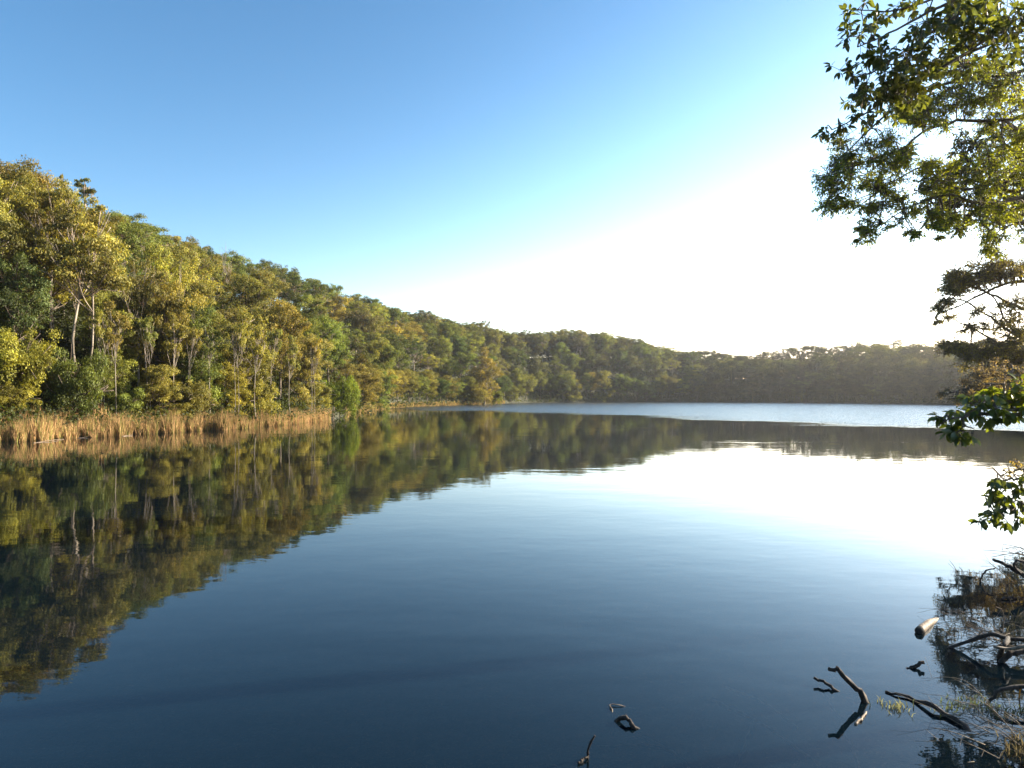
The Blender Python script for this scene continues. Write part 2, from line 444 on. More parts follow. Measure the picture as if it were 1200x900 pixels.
proto('bush2', 'bush', M_brown, seed=12, H=4.2, R0=2.6, zc0=.02, nclump=26, cr=.9, flat=.8, leaf=.17, dens=640, kind='bush', trunk_r=.12, gap=-.3)
proto('slim1', 'slim', M_pale, seed=41, H=12, R0=1.9, zc0=.62, nclump=11, cr=.85, flat=.7, leaf=.21, dens=420, kind='umbrella', trunk_r=.12, forks=2, gap=.0)
proto('slim2', 'slim', M_pale, seed=45, H=12, R0=1.7, zc0=.58, nclump=11, cr=.8, flat=.75, leaf=.21, dens=420, kind='round', trunk_r=.11, forks=1, gap=.0)
proto('snag', 'snag', M_pale, seed=13, H=14, R0=2.6, zc0=.45, nclump=14, cr=1.2, flat=.8, kind='round', trunk_r=.17, bare=True)
proto('tuft', 'gum', M_pale, seed=15, H=16, R0=1.5, zc0=.80, nclump=7, cr=.75, flat=.6, leaf=.21, dens=380, kind='umbrella', trunk_r=.13, gap=.2)
rng = np.random.default_rng(99)

def gen_palm():
    T = Tubes(); c = curve([[0, 0, -1], [.2, .1, 4], [.1, 0, 8]], 10)
    T.add(c, np.linspace(.16, .11, len(c)), 7)
    parts = []
    for k in range(22):
        a = k*2.4; el = .9-1.5*(k/22)
        d = np.array([math.cos(a)*math.cos(el), math.sin(a)*math.cos(el), math.sin(el)])
        top = c[-1]; Ln = 2.4
        for t in np.linspace(.15, 1, 22):
            p = top+d*Ln*t+np.array([0, 0, -.9*t*t])
            side = unit(np.cross(d, [0, 0, 1.]))
            for s in (-1, 1):
                ax = side*s*.8+d*.5+np.array([0, 0, -.55])
                parts.append((p+unit(ax)*.3, ax))
    pos = np.array([p for p, a in parts]); ax = np.array([a for p, a in parts]); n = len(pos)
    V, Q, A = leaf_quads(pos, ax, np.tile([0., 0, 1], (n, 1))+rng.normal(size=(n, 3))*.2, np.full(n, .75), np.full(n, .12), np.tile([1.1, .2, 0], (n, 1)))
    return T.build('palm_trunk', M_brown), mk_mesh('palm_crown', V, Q, None, M_leaf, {'var': A})
pt_, pc_ = gen_palm(); PROTO['palm'] = (pt_, pc_, 2.3, 9.4)

KNAME = {'slim': 'slender_gum_tree', 'gum': 'gum_tree', 'tuft': 'gum_tree', 'rain': 'rainforest_tree', 'wattle': 'wattle_tree', 'bush': 'bush', 'snag': 'dead_tree', 'palm': 'palm_tree'}
KCAT = {'slim': 'tree', 'gum': 'tree', 'tuft': 'tree', 'rain': 'tree', 'wattle': 'tree', 'bush': 'bush', 'snag': 'dead tree', 'palm': 'palm tree'}
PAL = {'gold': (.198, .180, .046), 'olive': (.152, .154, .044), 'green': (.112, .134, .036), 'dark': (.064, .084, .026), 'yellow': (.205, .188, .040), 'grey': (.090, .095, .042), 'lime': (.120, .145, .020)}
ntrees = [0]
def plant(key, px, D, top, wpx, col, label, group=None, sink=0.3, base=None, jitter=.12):
    """a tree of prototype `key` at depth D on bearing px; its top reaches pixel height `top`, its crown spans wpx"""
    tm, cm, w0, h0 = PROTO[key]
    k = key.rstrip('0123456789')
    x = D*(px-600)/F; y = D
    z = gz(x, y) if base is None else base
    z = max(z, -.3)
    H = CAMH+D*(HOR-top)/F-z
    H = max(H, 1.2)
    sz = H/h0; sx = (wpx/2*D/F)/w0 if wpx else sz
    e = empty(KNAME[k], (x, y, z-sink*.2), label, KCAT[k], group)
    e.scale = (sx, sx, sz); e.rotation_euler[2] = rnd.random()*6.28
    t = link('trunk', tm, e)
    if cm:
        c = link('crown', cm, e)
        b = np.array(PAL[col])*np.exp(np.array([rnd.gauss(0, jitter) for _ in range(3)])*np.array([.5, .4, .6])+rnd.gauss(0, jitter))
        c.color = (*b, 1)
    ntrees[0] += 1
    return e

# ---- trees one can tell apart on the near left slope (px, D, top py, width px)
hero = [
 ('bush1', 8, 60, 384, 92, 'yellow', 'large rounded bright yellow-green bush behind the reeds at the left edge'),
 ('bush2', 4, 58.5, 448, 60, 'yellow', 'low yellow-green bush under the big rounded bush at the left edge'),
 ('bush1', 90, 64, 411, 74, 'green', 'dark green rounded bush behind the reeds, just right of the yellow bush'),
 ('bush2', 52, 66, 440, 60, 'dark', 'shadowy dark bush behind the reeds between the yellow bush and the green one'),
 ('gum2', 97, 70, 240, 108, 'olive', 'tall gum with a pale double trunk and wide olive crown above the green bush'),
 ('gum1', 66, 72, 212, 96, 'olive', 'gum with a single slim pale trunk and flat crown, left of the double-trunked gum'),
 ('gum3', 14, 72, 214, 74, 'gold', 'tree with a sunlit yellowish crown high on the left edge of the slope'),
 ('rain1', 20, 78, 190, 100, 'olive', 'broad olive tree at the top left corner of the ridge'),
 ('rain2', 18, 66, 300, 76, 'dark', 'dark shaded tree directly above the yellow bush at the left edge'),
 ('gum3', 158, 74, 300, 84, 'olive', 'slender gum with a forked pale trunk behind the reeds, right of the double-trunked gum'),
 ('wattle1', 132, 69, 392, 52, 'olive', 'small olive tree behind the reeds between the green bush and the forked gum'),
 ('wattle2', 190, 76, 330, 76, 'gold', 'golden bushy tree rising straight behind the middle of the reed bed'),
 ('wattle1', 232, 78, 352, 70, 'olive', 'olive bushy tree behind the reeds, right of the golden bushy one'),
 ('wattle2', 182, 71, 428, 60, 'gold', 'low golden shrubby tree close behind the reeds under the forked gum'),
 ('wattle3', 285, 84, 362, 66, 'gold', 'billowing golden tree hanging down to the reeds at right of the slope'),
 ('wattle1', 262, 80, 410, 56, 'yellow', 'small sunlit yellow-green tree low behind the reeds'),
 ('rain3', 325, 100, 352, 66, 'gold', 'sunlit golden tree with drooping foliage near the reed bed end'),
 ('wattle2', 352, 104, 392, 60, 'olive', 'olive tree with pale stems leaning over the end of the reeds'),
 ('bush1', 398, 118, 441, 46, 'lime', 'fresh green bush drooping to the water where the reeds end'),
 ('bush2', 372, 106, 448, 40, 'olive', 'small olive bush at the last reeds beside the fresh green bush'),
 ('bush2', 148, 69, 452, 56, 'olive', 'low olive bush peeping over the reeds under the small olive tree'),
 ('bush2', 225, 74, 446, 50, 'gold', 'low golden bush peeping over the middle of the reeds'),
 ('bush2', 305, 84, 446, 52, 'gold', 'low tawny bush behind the right part of the reeds'),
 ('tuft', 76, 86, 204, 16, 'olive', 'thin emergent tree with a tiny tufted crown on the ridge at left'),
 ('tuft', 108, 96, 210, 38, 'green', 'emergent gum whose airy clumped crown stands clear above the left ridge'),
 ('snag', 268, 150, 283, 20, 'olive', 'bare grey dead tree poking above the ridge'),
 ('snag', 213, 88, 300, 20, 'olive', 'slim bleached dead tree standing between golden trees on the slope'),
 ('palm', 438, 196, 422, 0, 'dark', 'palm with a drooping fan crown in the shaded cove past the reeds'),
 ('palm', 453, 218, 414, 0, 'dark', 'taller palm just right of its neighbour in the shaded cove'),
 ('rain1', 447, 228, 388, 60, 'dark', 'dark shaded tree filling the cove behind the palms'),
 ('rain2', 385, 132, 372, 56, 'green', 'green domed tree above the fresh green waterside bush'),
 ('wattle3', 568, 292, 408, 42, 'gold', 'golden tree on the small point jutting into the lake'),
 ('bush1', 552, 288, 452, 38, 'yellow', 'yellow-green bush at the waterline of the small point'),
 ('bush2', 580, 300, 458, 24, 'lime', 'little green bush at the very tip of the small point'),
]
for h in hero: plant(*h)
for k, (px, D, top, wpx) in enumerate([(118, 66.5, 366, 30), (136, 67, 352, 30), (172, 70, 372, 28), (205, 73, 366, 30), (222, 74.5, 384, 26), (246, 76, 372, 28), (276, 78, 378, 28), (300, 81, 368, 28), (318, 86, 384, 24), (340, 91, 392, 22), (366, 98, 396, 22)]):
    plant('slim%d' % (1+k % 2), px, D, top, wpx, ['olive', 'gold', 'green'][k % 3], 'slender pale-stemmed tree standing just behind the reeds, in front of the bushy trees', 'slender pale-stemmed trees behind the reeds')

# ---- the rest of the near slope, the receding shore and the far shore
def wchoice(items): 
    r = rnd.random()*sum(w for _, w in items); a = 0
    for k, w_ in items:
        a += w_
        if r <= a: return k
    return items[-1][0]
GUM = ['gum1', 'gum2', 'gum3']; RAIN = ['rain1', 'rain2', 'rain3']; WAT = ['wattle1', 'wattle2', 'wattle3']
def fill(px0, px1, step, t, Hm, wm, kinds, cols, label, group, tj=.05, follow_sky=False, drop=0):
    px = px0
    while px < px1:
        p = px+rnd.uniform(-.3, .3)*step
        tt = t+rnd.uniform(-tj, tj)
        if p < 122 and t < .3: px += step; continue
        D = float(shoreD(p))*(1-tt)+float(ridgeD(p))*tt+1.0
        x = D*(p-600)/F; z = gz(x, D)
        H = Hm*rnd.uniform(.82, 1.18)
        wp = wm*rnd.uniform(.85, 1.25)/D*F
        skp = max(float(skylineY(p)), float(skylineY(p+.3*wp)), float(skylineY(p-.3*wp)))+drop
        if follow_sky:
            top = skp+rnd.uniform(-4, 5)*max(.5, 1-D/900)+ (rnd.uniform(-3, 0) if rnd.random() < .2 else 0)
        else: top = HOR-(z+H-CAMH)/D*F
        top = max(top, skp+rnd.uniform(-3, 5))
        k = rnd.choice(wchoice(kinds)); c = wchoice(cols)
        plant(k, p, D, top, wp, c, label, group)
        px += step
kg = [(GUM, 4), (RAIN, 4), (WAT, 2)]
L1 = 'canopy tree among many on the steep left slope above the reeds'
G1 = 'trees of the left slope'
L1b = 'crest tree in the row that forms the left skyline'
G1b = 'trees along the left ridge line'
fill(-90, 400, 33, .16, 12, 8.0, [(WAT, 5), (RAIN, 3), (GUM, 2)], [('gold', 3), ('olive', 4), ('green', 3), ('dark', 1)], L1, G1)
fill(-60, 420, 34, .42, 14, 9, kg, [('gold', 2), ('olive', 5), ('green', 3), ('dark', 2)], L1, G1)
fill(-75, 430, 34, .70, 14, 10, kg, [('gold', 1), ('olive', 5), ('green', 3), ('dark', 2)], L1, G1)
fill(-60, 430, 25, 1.0, 14, 11, [(GUM, 4), (RAIN, 5)], [('olive', 5), ('green', 4), ('dark', 2)], L1b, G1b, follow_sky=True)
L2 = 'forest tree on the receding middle shore beyond the cove'
G2 = 'trees of the receding middle shore'
L2b = 'crest tree on the sloping middle skyline beyond the cove'
G2b = 'trees along the middle ridge line'
c2 = [('gold', 2), ('olive', 5), ('green', 4), ('dark', 3), ('grey', 1)]
fill(404, 600, 12, .03, 11, 9, [(WAT, 3), (RAIN, 4)], [('gold', 3), ('olive', 4), ('green', 3), ('dark', 1)], L2, G2, tj=.02)
fill(415, 605, 17, .25, 16, 12, kg, c2, L2, G2)
fill(420, 610, 19, .50, 17, 13, kg, c2, L2, G2)
fill(425, 615, 19, .75, 17, 13, kg, c2, L2, G2)
fill(428, 610, 11.5, 1.0, 17, 13, [(GUM, 3), (RAIN, 5)], c2, L2b, G2b, follow_sky=True)
L3 = 'forest tree on the far shore across the lake, olive in side light'
G3 = 'trees of the far shore'
L3b = 'crest tree on the skyline of the far shore'
G3b = 'trees along the far ridge line'
c3 = [('olive', 3), ('green', 6), ('dark', 4), ('grey', 2)]
fill(592, 826, 13, .03, 16, 12, [(WAT, 2), (RAIN, 5)], [('gold', 1), ('olive', 3), ('green', 5), ('dark', 3)], L3, G3, tj=.02)
fill(605, 826, 20, .35, 20, 14, kg, c3, L3, G3, tj=.08)
fill(612, 826, 20, .68, 20, 14, kg, c3, L3, G3, tj=.08)
fill(604, 822, 11, 1.0, 18, 14, [(GUM, 3), (RAIN, 5)], c3, L3b, G3b, follow_sky=True)
fill(432, 608, 15, 1.03, 16, 16, [(RAIN, 5)], c2, L2, G2, tj=.01, follow_sky=True, drop=5)
fill(606, 824, 12, 1.03, 17, 17, [(['rain1', 'rain2'], 5)], c3, L3, G3, tj=.01, follow_sky=True, drop=5)
print('TREES', ntrees[0])

# ---- far shore to the right: one hazy wooded mass
def low_tree(seed, H, R0, nclump, cr, flat, leaf, dens, kind):
    T, parts = gen_tree(seed=seed, H=H, R0=R0, zc0=.25 if kind == 'round' else .55, nclump=nclump, cr=cr, flat=flat, leaf=leaf, dens=dens, kind=kind)
    V, Q, A = assemble(parts)
    trk = np.array([[-.3, 0, 0], [.3, 0, 0], [.2, 0, H*.7], [-.2, 0, H*.7], [0, -.3, 0], [0, .3, 0], [0, .2, H*.7], [0, -.2, H*.7]])
    Q = np.vstack([Q, np.array([[0, 1, 2, 3], [4, 5, 6, 7]])+len(V)])
    A = np.vstack([A, np.tile([1., 0, 0], (8, 1))]); V = np.vstack([V, trk])
    return V, Q, A
lows = [low_tree(31, 20, 6, 30, 2.4, .75, .48, 200, 'round'), low_tree(32, 18, 6.5, 32, 2.3, .7, .48, 200, 'round'), low_tree(33, 22, 5.5, 22, 2.1, .6, .45, 200, 'umbrella'),
        low_tree(34, 21, 4.2, 14, 1.8, .55, .45, 200, 'umbrella')]
rng = np.random.default_rng(5)
def forest_mass(name, pts, mat=M_leafstuff):
    parts = []; tints = []
    for (x, y, z, sx, sz, k, c) in pts:
        V, Q, A = lows[k]
        a = rng.random()*6.28; ca, sa = math.cos(a), math.sin(a)
        v = np.stack([(V[:, 0]*ca-V[:, 1]*sa)*sx+x, (V[:, 0]*sa+V[:, 1]*ca)*sx+y, V[:, 2]*sz+z], 1)
        parts.append((v, Q, A))
        tints.append(np.tile(np.array(PAL[c])*np.exp(rng.normal()*.22-.55)*np.array([1.15, 1, 1]), (len(V), 1)))  # tint darkened and browned to stand in for backlit shade and haze
    V, Q, A = assemble(parts)
    A[:, 1] *= .3
    return link(name, mk_mesh(name, V, Q, None, mat, {'var': A, 'tint': np.concatenate(tints)}))
pts = []
for row, (t, step, hh) in enumerate([(.03, 10, 14), (.2, 12, 19), (.4, 12, 20), (.6, 12, 20), (.8, 11, 20), (1.0, 7.5, 18), (1.08, 8, 18)]):
    px = 822 if t < 1 else 820
    while px < 1320:
        p = px+rnd.uniform(-.3, .3)*step
        if p <= 1205:
            D = float(shoreD(p))*(1-t)+float(ridgeD(p))*t+1+rnd.uniform(-3, 3)
            x = D*(p-600)/F; z = gz(x, D)
            H = hh*rnd.uniform(.8, 1.2)
            top = HOR-(z+H-CAMH)/D*F
            tgt = float(skylineY(p))+(rnd.uniform(-4, 7) if t >= 1 else 3)
            if t >= 1 or top < tgt: H = CAMH+(HOR-tgt-(rnd.uniform(0, 7) if t < 1 else 0))/F*D-z
            k = rnd.choice([0, 1, 1, 0, 2]) if t < 1 else rnd.choice([0, 1, 2, 3, 3])
            pts.append((x, D, z, rnd.uniform(.7, 1.05), H/20, k, rnd.choice(['dark', 'dark', 'dark', 'green', 'grey'])))
        px += step
fm = forest_mass('far_forest', pts)
setp(fm, 'hazy grey-brown wooded ridge closing the lake at the right, seen against the light', 'forest', kind='stuff')

pts = []
for t, step, dr in [(1.04, 8, 5), (1.07, 8, 14), (1.10, 8, 21), (1.13, 8, 10)]:
    px = 410
    while px < 1212:
        p = px+rnd.uniform(-.3, .3)*step; D = float(shoreD(p))*(1-t)+float(ridgeD(p))*t
        x = D*(p-600)/F; z = gz(x, D)
        H = CAMH+(HOR-float(skylineY(p))-dr-rnd.uniform(-1, 3))/F*D-z
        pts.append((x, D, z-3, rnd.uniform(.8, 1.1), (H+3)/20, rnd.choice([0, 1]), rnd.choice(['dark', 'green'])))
        px += step
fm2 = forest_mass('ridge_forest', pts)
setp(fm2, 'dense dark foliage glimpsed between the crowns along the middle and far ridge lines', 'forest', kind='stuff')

# understorey filling the slopes between the trunks
def understorey():
    pos = []
    for px in np.arange(-80, 1200, 1.6):
        Ds, Dr = float(shoreD(px)), float(ridgeD(px))
        nrow = 16 if px < 420 else 10
        for t in np.linspace(0.0, 1.0, nrow):
            D = Ds+(Dr-Ds)*min(1, max(0, t+rnd.uniform(-.03, .03)))+.8
            p = px+rnd.uniform(-1, 1)
            pos.append((D*(p-600)/F, D))
    pos = np.array(pos); z = ground_z(pos[:, 0], pos[:, 1])
    parts = []; tints = []
    for (x, y), zz in zip(pos, z):
        s = 1.0+min(y, 160)/200
        n = 26 if y < 140 else 12
        lf = .5 if y < 140 else 1.0
        d = unit(rng.normal(size=(n, 3))); d[:, 2] = np.abs(d[:, 2])
        c = np.array([x, y, zz+.2])
        pp = c+d*rng.random((n, 1))*s*(1.3+y/150)
        V, Q, A = leaf_quads(pp, rng.normal(size=(n, 3)), unit(d+rng.normal(size=(n, 3))*.5), lf*s*.5*(.7+.6*rng.random(n)), lf*s*.28*(.7+.6*rng.random(n)), np.tile([1., .3, 0], (n, 1)))
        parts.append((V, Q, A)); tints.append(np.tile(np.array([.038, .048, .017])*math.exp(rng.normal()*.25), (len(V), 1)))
    V, Q, A = assemble(parts)
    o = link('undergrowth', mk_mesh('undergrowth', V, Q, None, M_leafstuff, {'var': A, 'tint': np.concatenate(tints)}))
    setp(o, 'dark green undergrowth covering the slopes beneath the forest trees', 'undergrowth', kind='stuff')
understorey()

# ------------------------------------------------------------------ reeds
def reeds(name, px0, px1, n, label, h0, d0=-3.0, d1=2.4, hue=(.36, .225, .105), wid=.045):
    p = rng.uniform(px0, px1, n)
    wgt = 1/np.interp(p, shx, shd)
    D0 = np.interp(p, shx, shd)
    off = rng.uniform(d0, d1, n)
    edge = .5*np.sin(p*.21)+.6*np.sin(p*.083+1)+.3*np.sin(p*.61)
    D = D0+off+edge*(off < 0)
    x = D*(p-600)/F; y = D
    z = np.maximum(ground_z(x, y), -.45)
    clump = .78+.24*np.sin(x*1.7+y*.6)*np.sin(x*.73+2)+.14*np.sin(x*5.1)+.12*np.sin(x*2.9+y)
    Hh = (h0*clump*(.5+.7*rng.random(n)))*np.interp(off, [d0, d0+.8], [.45, 1])
    Hh = Hh+np.maximum(0, -z)
    a = rng.random(n)*6.28
    lean = Hh*(.05+.22*rng.random(n)**2+.5*(rng.random(n) < .12)*rng.random(n))
    wv = wid*(.7+.7*rng.random(n))
    sd = np.stack([np.cos(a), np.sin(a), 0*a], 1)*wv[:, None]
    b = rng.random(n)*6.28; ld = np.stack([np.cos(b), np.sin(b), 0*b], 1)*lean[:, None]
    base = np.stack([x, y, z], 1)
    mid = base+ld*.3+np.array([0, 0, 1])*(Hh*.55)[:, None]; top = base+ld+np.array([0, 0, 1])*Hh[:, None]
    V = np.stack([base-sd*.5, base+sd*.5, mid+sd*.5, mid-sd*.5, top], 1).reshape(-1, 3)
    k = np.arange(n)*5
    Q = np.stack([k, k+1, k+2, k+3], 1); T = np.stack([k+3, k+2, k+4], 1)
    c = np.array(hue)*np.exp(rng.normal(size=(n, 1))*.28)
    g_ = rng.random(n) < .3
    c[g_] = np.array([.20, .19, .055])*np.exp(rng.normal(size=(g_.sum(), 1))*.25)
    patch = .5+.5*np.sin(x*.9+1.3)*np.sin(x*.37)
    c = c*(.75+.5*patch[:, None])
    c = np.repeat(c, 5, 0).reshape(n, 5, 3); c[:, 0:2] *= .8
    o = link(name, mk_mesh(name, V, Q, T, M_reed, {'tint': c.reshape(-1, 3)}))
    setp(o, label, 'reeds', kind='stuff')
reeds('reeds', -120, 388, 30000, 'tawny orange reed bed along the left waterline', 1.75)
reeds('shore_grass', 405, 592, 9000, 'pale dry grass fringe along the receding middle shoreline', 1.5, -1.0, 2.5, (.36, .25, .10), .12)

# ------------------------------------------------------------------ near foliage at the right
def whorl(tip, direc, n, L, spread, store, bright, yel):
    d = unit(np.asarray(direc, float))
    a0 = rng.random()*6.28
    u = unit(np.cross(d, [.2, .1, 1.])); v = np.cross(d, u)
    for k in range(n):
        a = a0+k*2.399
        s = spread*(.6+.5*rng.random())
        ax = d*math.cos(s)+(u*math.cos(a)+v*math.sin(a))*math.sin(s)
        ax = ax+np.array([0, 0, -.1])+rng.normal(size=3)*.2
        nr = np.array([0, 0, 1.])+rng.normal(size=3)*.55
        store.append((tip-d*.02*k/ n, ax, nr, L*(.65+.5*rng.random()), bright*(.75+.5*rng.random()), np.clip(yel+rng.normal()*.2, 0, 1)))
def store_mesh(name, store, wr, mat):
    pos = np.array([s[0] for s in store]); ax = np.array([s[1] for s in store]); nr = np.array([s[2] for s in store])
    L = np.array([s[3] for s in store]); var = np.array([[s[4], s[5], 0] for s in store])
    V, Q, T, A = leaf_fine(pos, ax, nr, L, L*wr, var)
    return mk_mesh(name, V, Q, T, mat, {'var': A})

def spray(a, b, n, L, store, bright, yel):
    ax0 = unit(b-a); sd = unit(np.cross(ax0, [.1, .2, 1.]))
    for k in range(n):
        t = .15+.85*(k+1)/n
        p = a+(b-a)*t
        s = 1 if k % 2 else -1
        ax = ax0*.55+sd*s*(.9+.3*rng.normal())+rng.normal(size=3)*.4+np.array([0, 0, -.55])
        nr = np.array([0, 0, 1.])+rng.normal(size=3)*.5
        store.append((p, ax, nr, L*(.6+.6*rng.random()), bright*(.75+.5*rng.random()), np.clip(yel+rng.normal()*.2, 0, 1)))
def near_tree(name, label, base_px, D, limbs, blobs, leafL, wr, col, twigs, per, cat='tree', rpx=14, dj=1.2, trunk_r=.2, group=None, bark=None, bright=1.0, yel=.25, trunk_top=None, mode='spray', brm=1.0):
    """limbs: list of px polylines at depth D(+dz); blobs: (px,py) leaf masses hung from the nearest limb point"""
    bark = bark or M_twig
    bx, by = D*(base_px-600)/F, D
    bz = max(gz(bx, by), 0)
    origin = np.array([bx, by, bz-.1])
    e = empty(name, origin, label, cat, group)
    T = Tubes(); nodes = []
    tt = P(base_px, trunk_top if trunk_top is not None else limbs[0][0][1]-20, D)
    trunk = curve([origin*0, (tt-origin)*.33+rng.normal(size=3)*.12, (tt-origin)*.66+rng.normal(size=3)*.12, tt-origin], 16)
    T.add(trunk, np.linspace(trunk_r, trunk_r*.5, len(trunk)), 9, .03)
    TB = Tubes()
    for lb in limbs:
        pl = [P(q[0], q[1], D+(q[2] if len(q) > 2 else 0))-origin for q in lb['p']] if isinstance(lb, dict) else [P(q[0], q[1], D+(q[2] if len(q) > 2 else 0))-origin for q in lb]
        start = trunk[int(np.argmin(np.linalg.norm(trunk-(pl[0]+np.array([0, 0, -.4])), axis=1)))]
        c = curve([start]+pl, 26, .008*D/10)
        r0 = .0034*D*(1.0 if not isinstance(lb, dict) else lb['r'])
        TB.add(c, np.linspace(r0, r0*.22, len(c)), 6, .05)
        nodes.append(c[6:])
    nd = np.concatenate(nodes)
    store = []
    for bl in blobs:
        px, py = bl[0], bl[1]; rp = bl[2] if len(bl) > 2 else rpx
        ab = nd+origin; nx = 600+F*ab[:, 0]/ab[:, 1]; ny = HOR-F*(ab[:, 2]-CAMH)/ab[:, 1]
        near = nd[int(np.argmin(np.hypot(nx-px, ny-py+3)+rng.random(len(nd))*3))]
        c = P(px, py, near[1]+origin[1]+rng.uniform(-dj, dj)*.5)-origin
        br = curve([near, (near+c)/2+np.array([0, 0, .06])+rng.normal(size=3)*.04, c], 6)
        TB.add(br, np.linspace(.0011*D, .0006*D, len(br)), 4)
        rr = rp*D/F*brm
        bb = bright*np.clip(1+rng.normal()*.2, .6, 1.5); yy = np.clip(yel+rng.normal()*.2, 0, 1)
        for _ in range(twigs):
            d = unit(rng.normal(size=3)*np.array([1, 1, .7])+unit(c-near)*.6)
            tip = c+d*rr*(.4+.7*rng.random())
            TB.add(curve([c, (c+tip)/2+rng.normal(size=3)*.02, tip], 3), .0004*D, 3)
            if mode == 'spray': spray(c, tip, per, leafL, store, bb, yy)
            else: whorl(tip, tip-c+np.array([0, 0, -.05]), per, leafL, 1.15, store, bb, yy)
    link('trunk', T.build(name+'_trunk', bark), e)
    link('branches', TB.build(name+'_branches', bark), e)
    lf = link('leaves', store_mesh(name+'_leaves', store, wr, M_nearleaf), e); lf.color = (*col, 1)
    return e

def scatter_blobs(regs, seed):
    r = random.Random(seed); out = []
    for (x0, y0, x1, y1, n, rp) in regs:
        for _ in range(n): out.append((r.uniform(x0, x1), r.uniform(y0, y1), rp))
    return out

# big-leaved tree, nearest, top right
rng = np.random.default_rng(21)
limbsA = [[(1290, -70), (1190, -20), (1110, 25), (1060, 60), (1020, 85), (1000, 92)],
          [(1270, -90), (1150, -25, .3), (1060, 10, .3), (1010, 12, .3)],
          [(1290, 0), (1190, 40, .4), (1120, 70, .4), (1050, 110, .4), (1010, 135, .4), (975, 152, .4)],
          [(1280, -60), (1120, 0, -.3), (1050, 35, -.3), (1005, 55, -.3)],
          [(1290, -20), (1220, 20, -.2), (1160, 45, -.2), (1090, 90, -.2)],
          [(1250, -60), (1180, -10, .5), (1140, 20, .5), (1085, 45, .5)]]
blobsA = [(1004, 12, 10), (992, 22, 8), (1012, 28, 9), (1008, 52, 10), (996, 43, 6), (1024, 42, 10), (1040, 18, 12), (1052, 8, 11), (984, 82, 8), (998, 88, 8), (1012, 74, 7), (1003, 104, 7),
          (1000, 120, 7), (968, 155, 5), (982, 160, 7), (985, 146, 5), (1000, 140, 8), (1018, 92, 11), (1028, 70, 12), (1068, 8, 8), (1082, 4, 8)]
blobsA += scatter_blobs([(1020, 60, 1090, 120, 26, 12), (1060, 20, 1140, 80, 26, 13), (1100, -10, 1200, 60, 34, 14), (1010, 100, 1050, 135, 10, 10), (1150, 30, 1215, 70, 12, 14)], 3)
near_tree('broadleaf_tree', 'dark broad-leaved tree overhanging the top right corner, nearest to the camera', 1345, 8, limbsA, blobsA, .115, .42, (.070, .085, .026), 4, 6, dj=.5, brm=1.5, trunk_r=.16, yel=.25, trunk_top=-120, mode='whorl')

# small-leaved tree behind it
limbsB = [[(1300, 110), (1200, 137), (1175, 141), (1130, 141), (1110, 145), (1080, 155), (1062, 172), (1040, 180), (1000, 195)],
          [(1310, 190), (1195, 224), (1175, 218), (1160, 215), (1130, 222), (1105, 214), (1082, 195), (1060, 205), (1030, 225)],
          [(1310, 210), (1195, 232), (1170, 238), (1140, 236), (1112, 228), (1070, 240), (1035, 262)],
          [(1290, 60), (1190, 85), (1120, 95), (1060, 120), (1010, 160), (980, 190)],
          [(1310, 230), (1230, 255), (1190, 262), (1165, 275)],
          [(1290, 20), (1200, 60), (1140, 70), (1090, 100)]]
blobsB = scatter_blobs([(985, 160, 1050, 190, 12, 12), (972, 185, 1055, 215, 20, 12), (966, 210, 1010, 243, 12, 10), (1010, 215, 1050, 240, 9, 11), (980, 175, 1000, 200, 5, 10),
                        (1040, 90, 1100, 135, 22, 12), (1060, 120, 1110, 150, 9, 10), (1100, 70, 1205, 110, 30, 13), (1110, 105, 1205, 137, 24, 12), (1045, 165, 1070, 205, 7, 10),
                        (1095, 185, 1125, 200, 5, 9), (1075, 185, 1100, 200, 4, 8), (1150, 150, 1205, 205, 20, 12), (1150, 140, 1170, 170, 4, 9), (1085, 205, 1200, 228, 20, 11),
                        (1055, 240, 1115, 262, 14, 10), (1035, 225, 1060, 245, 4, 9), (1010, 240, 1028, 262, 4, 8), (1008, 262, 1045, 282, 8, 8), (1065, 262, 1078, 275, 3, 6),
                        (1095, 262, 1108, 286, 4, 6), (1112, 245, 1135, 268, 6, 9), (1145, 240, 1205, 262, 12, 10), (1155, 262, 1205, 290, 9, 10), (1150, 285, 1175, 298, 4, 7)], 5)
near_tree('overhanging_tree', 'small-leaved green tree whose drooping boughs hang into the sky at upper right', 1365, 13, limbsB, blobsB, .058, .44, (.165, .195, .026), 20, 8, dj=1.3, brm=1.75, trunk_r=.28, yel=.4, trunk_top=20)

# airy tree further along the right bank
limbsC = [[(1245, 330), (1215, 330), (1180, 332), (1150, 345), (1120, 360), (1098, 368)],
          [(1248, 360), (1215, 365), (1190, 358), (1160, 345), (1130, 330), (1110, 325)],
          [(1248, 400), (1220, 405), (1200, 400), (1180, 378), (1165, 350), (1150, 330)],
          [(1250, 420), (1220, 425), (1192, 420), (1165, 400), (1140, 385), (1120, 375)],
          [(1248, 380), (1210, 395), (1185, 390), (1160, 372), (1130, 352), (1105, 350)],
          [(1252, 430), (1200, 435), (1160, 425), (1125, 418)]]
blobsC = scatter_blobs([(1112, 318, 1160, 336, 34, 7), (1140, 310, 1215, 330, 40, 8), (1105, 330, 1125, 345, 8, 6), (1092, 348, 1112, 364, 8, 5), (1090, 372, 1100, 378, 2, 4), (1125, 375, 1160, 392, 6, 5),
                        (1180, 340, 1215, 380, 14, 7), (1160, 375, 1200, 395, 12, 6), (1100, 402, 1150, 415, 16, 6), (1120, 400, 1215, 430, 46, 8), (1100, 352, 1215, 375, 12, 5), (1180, 430, 1215, 450, 12, 7)], 8)
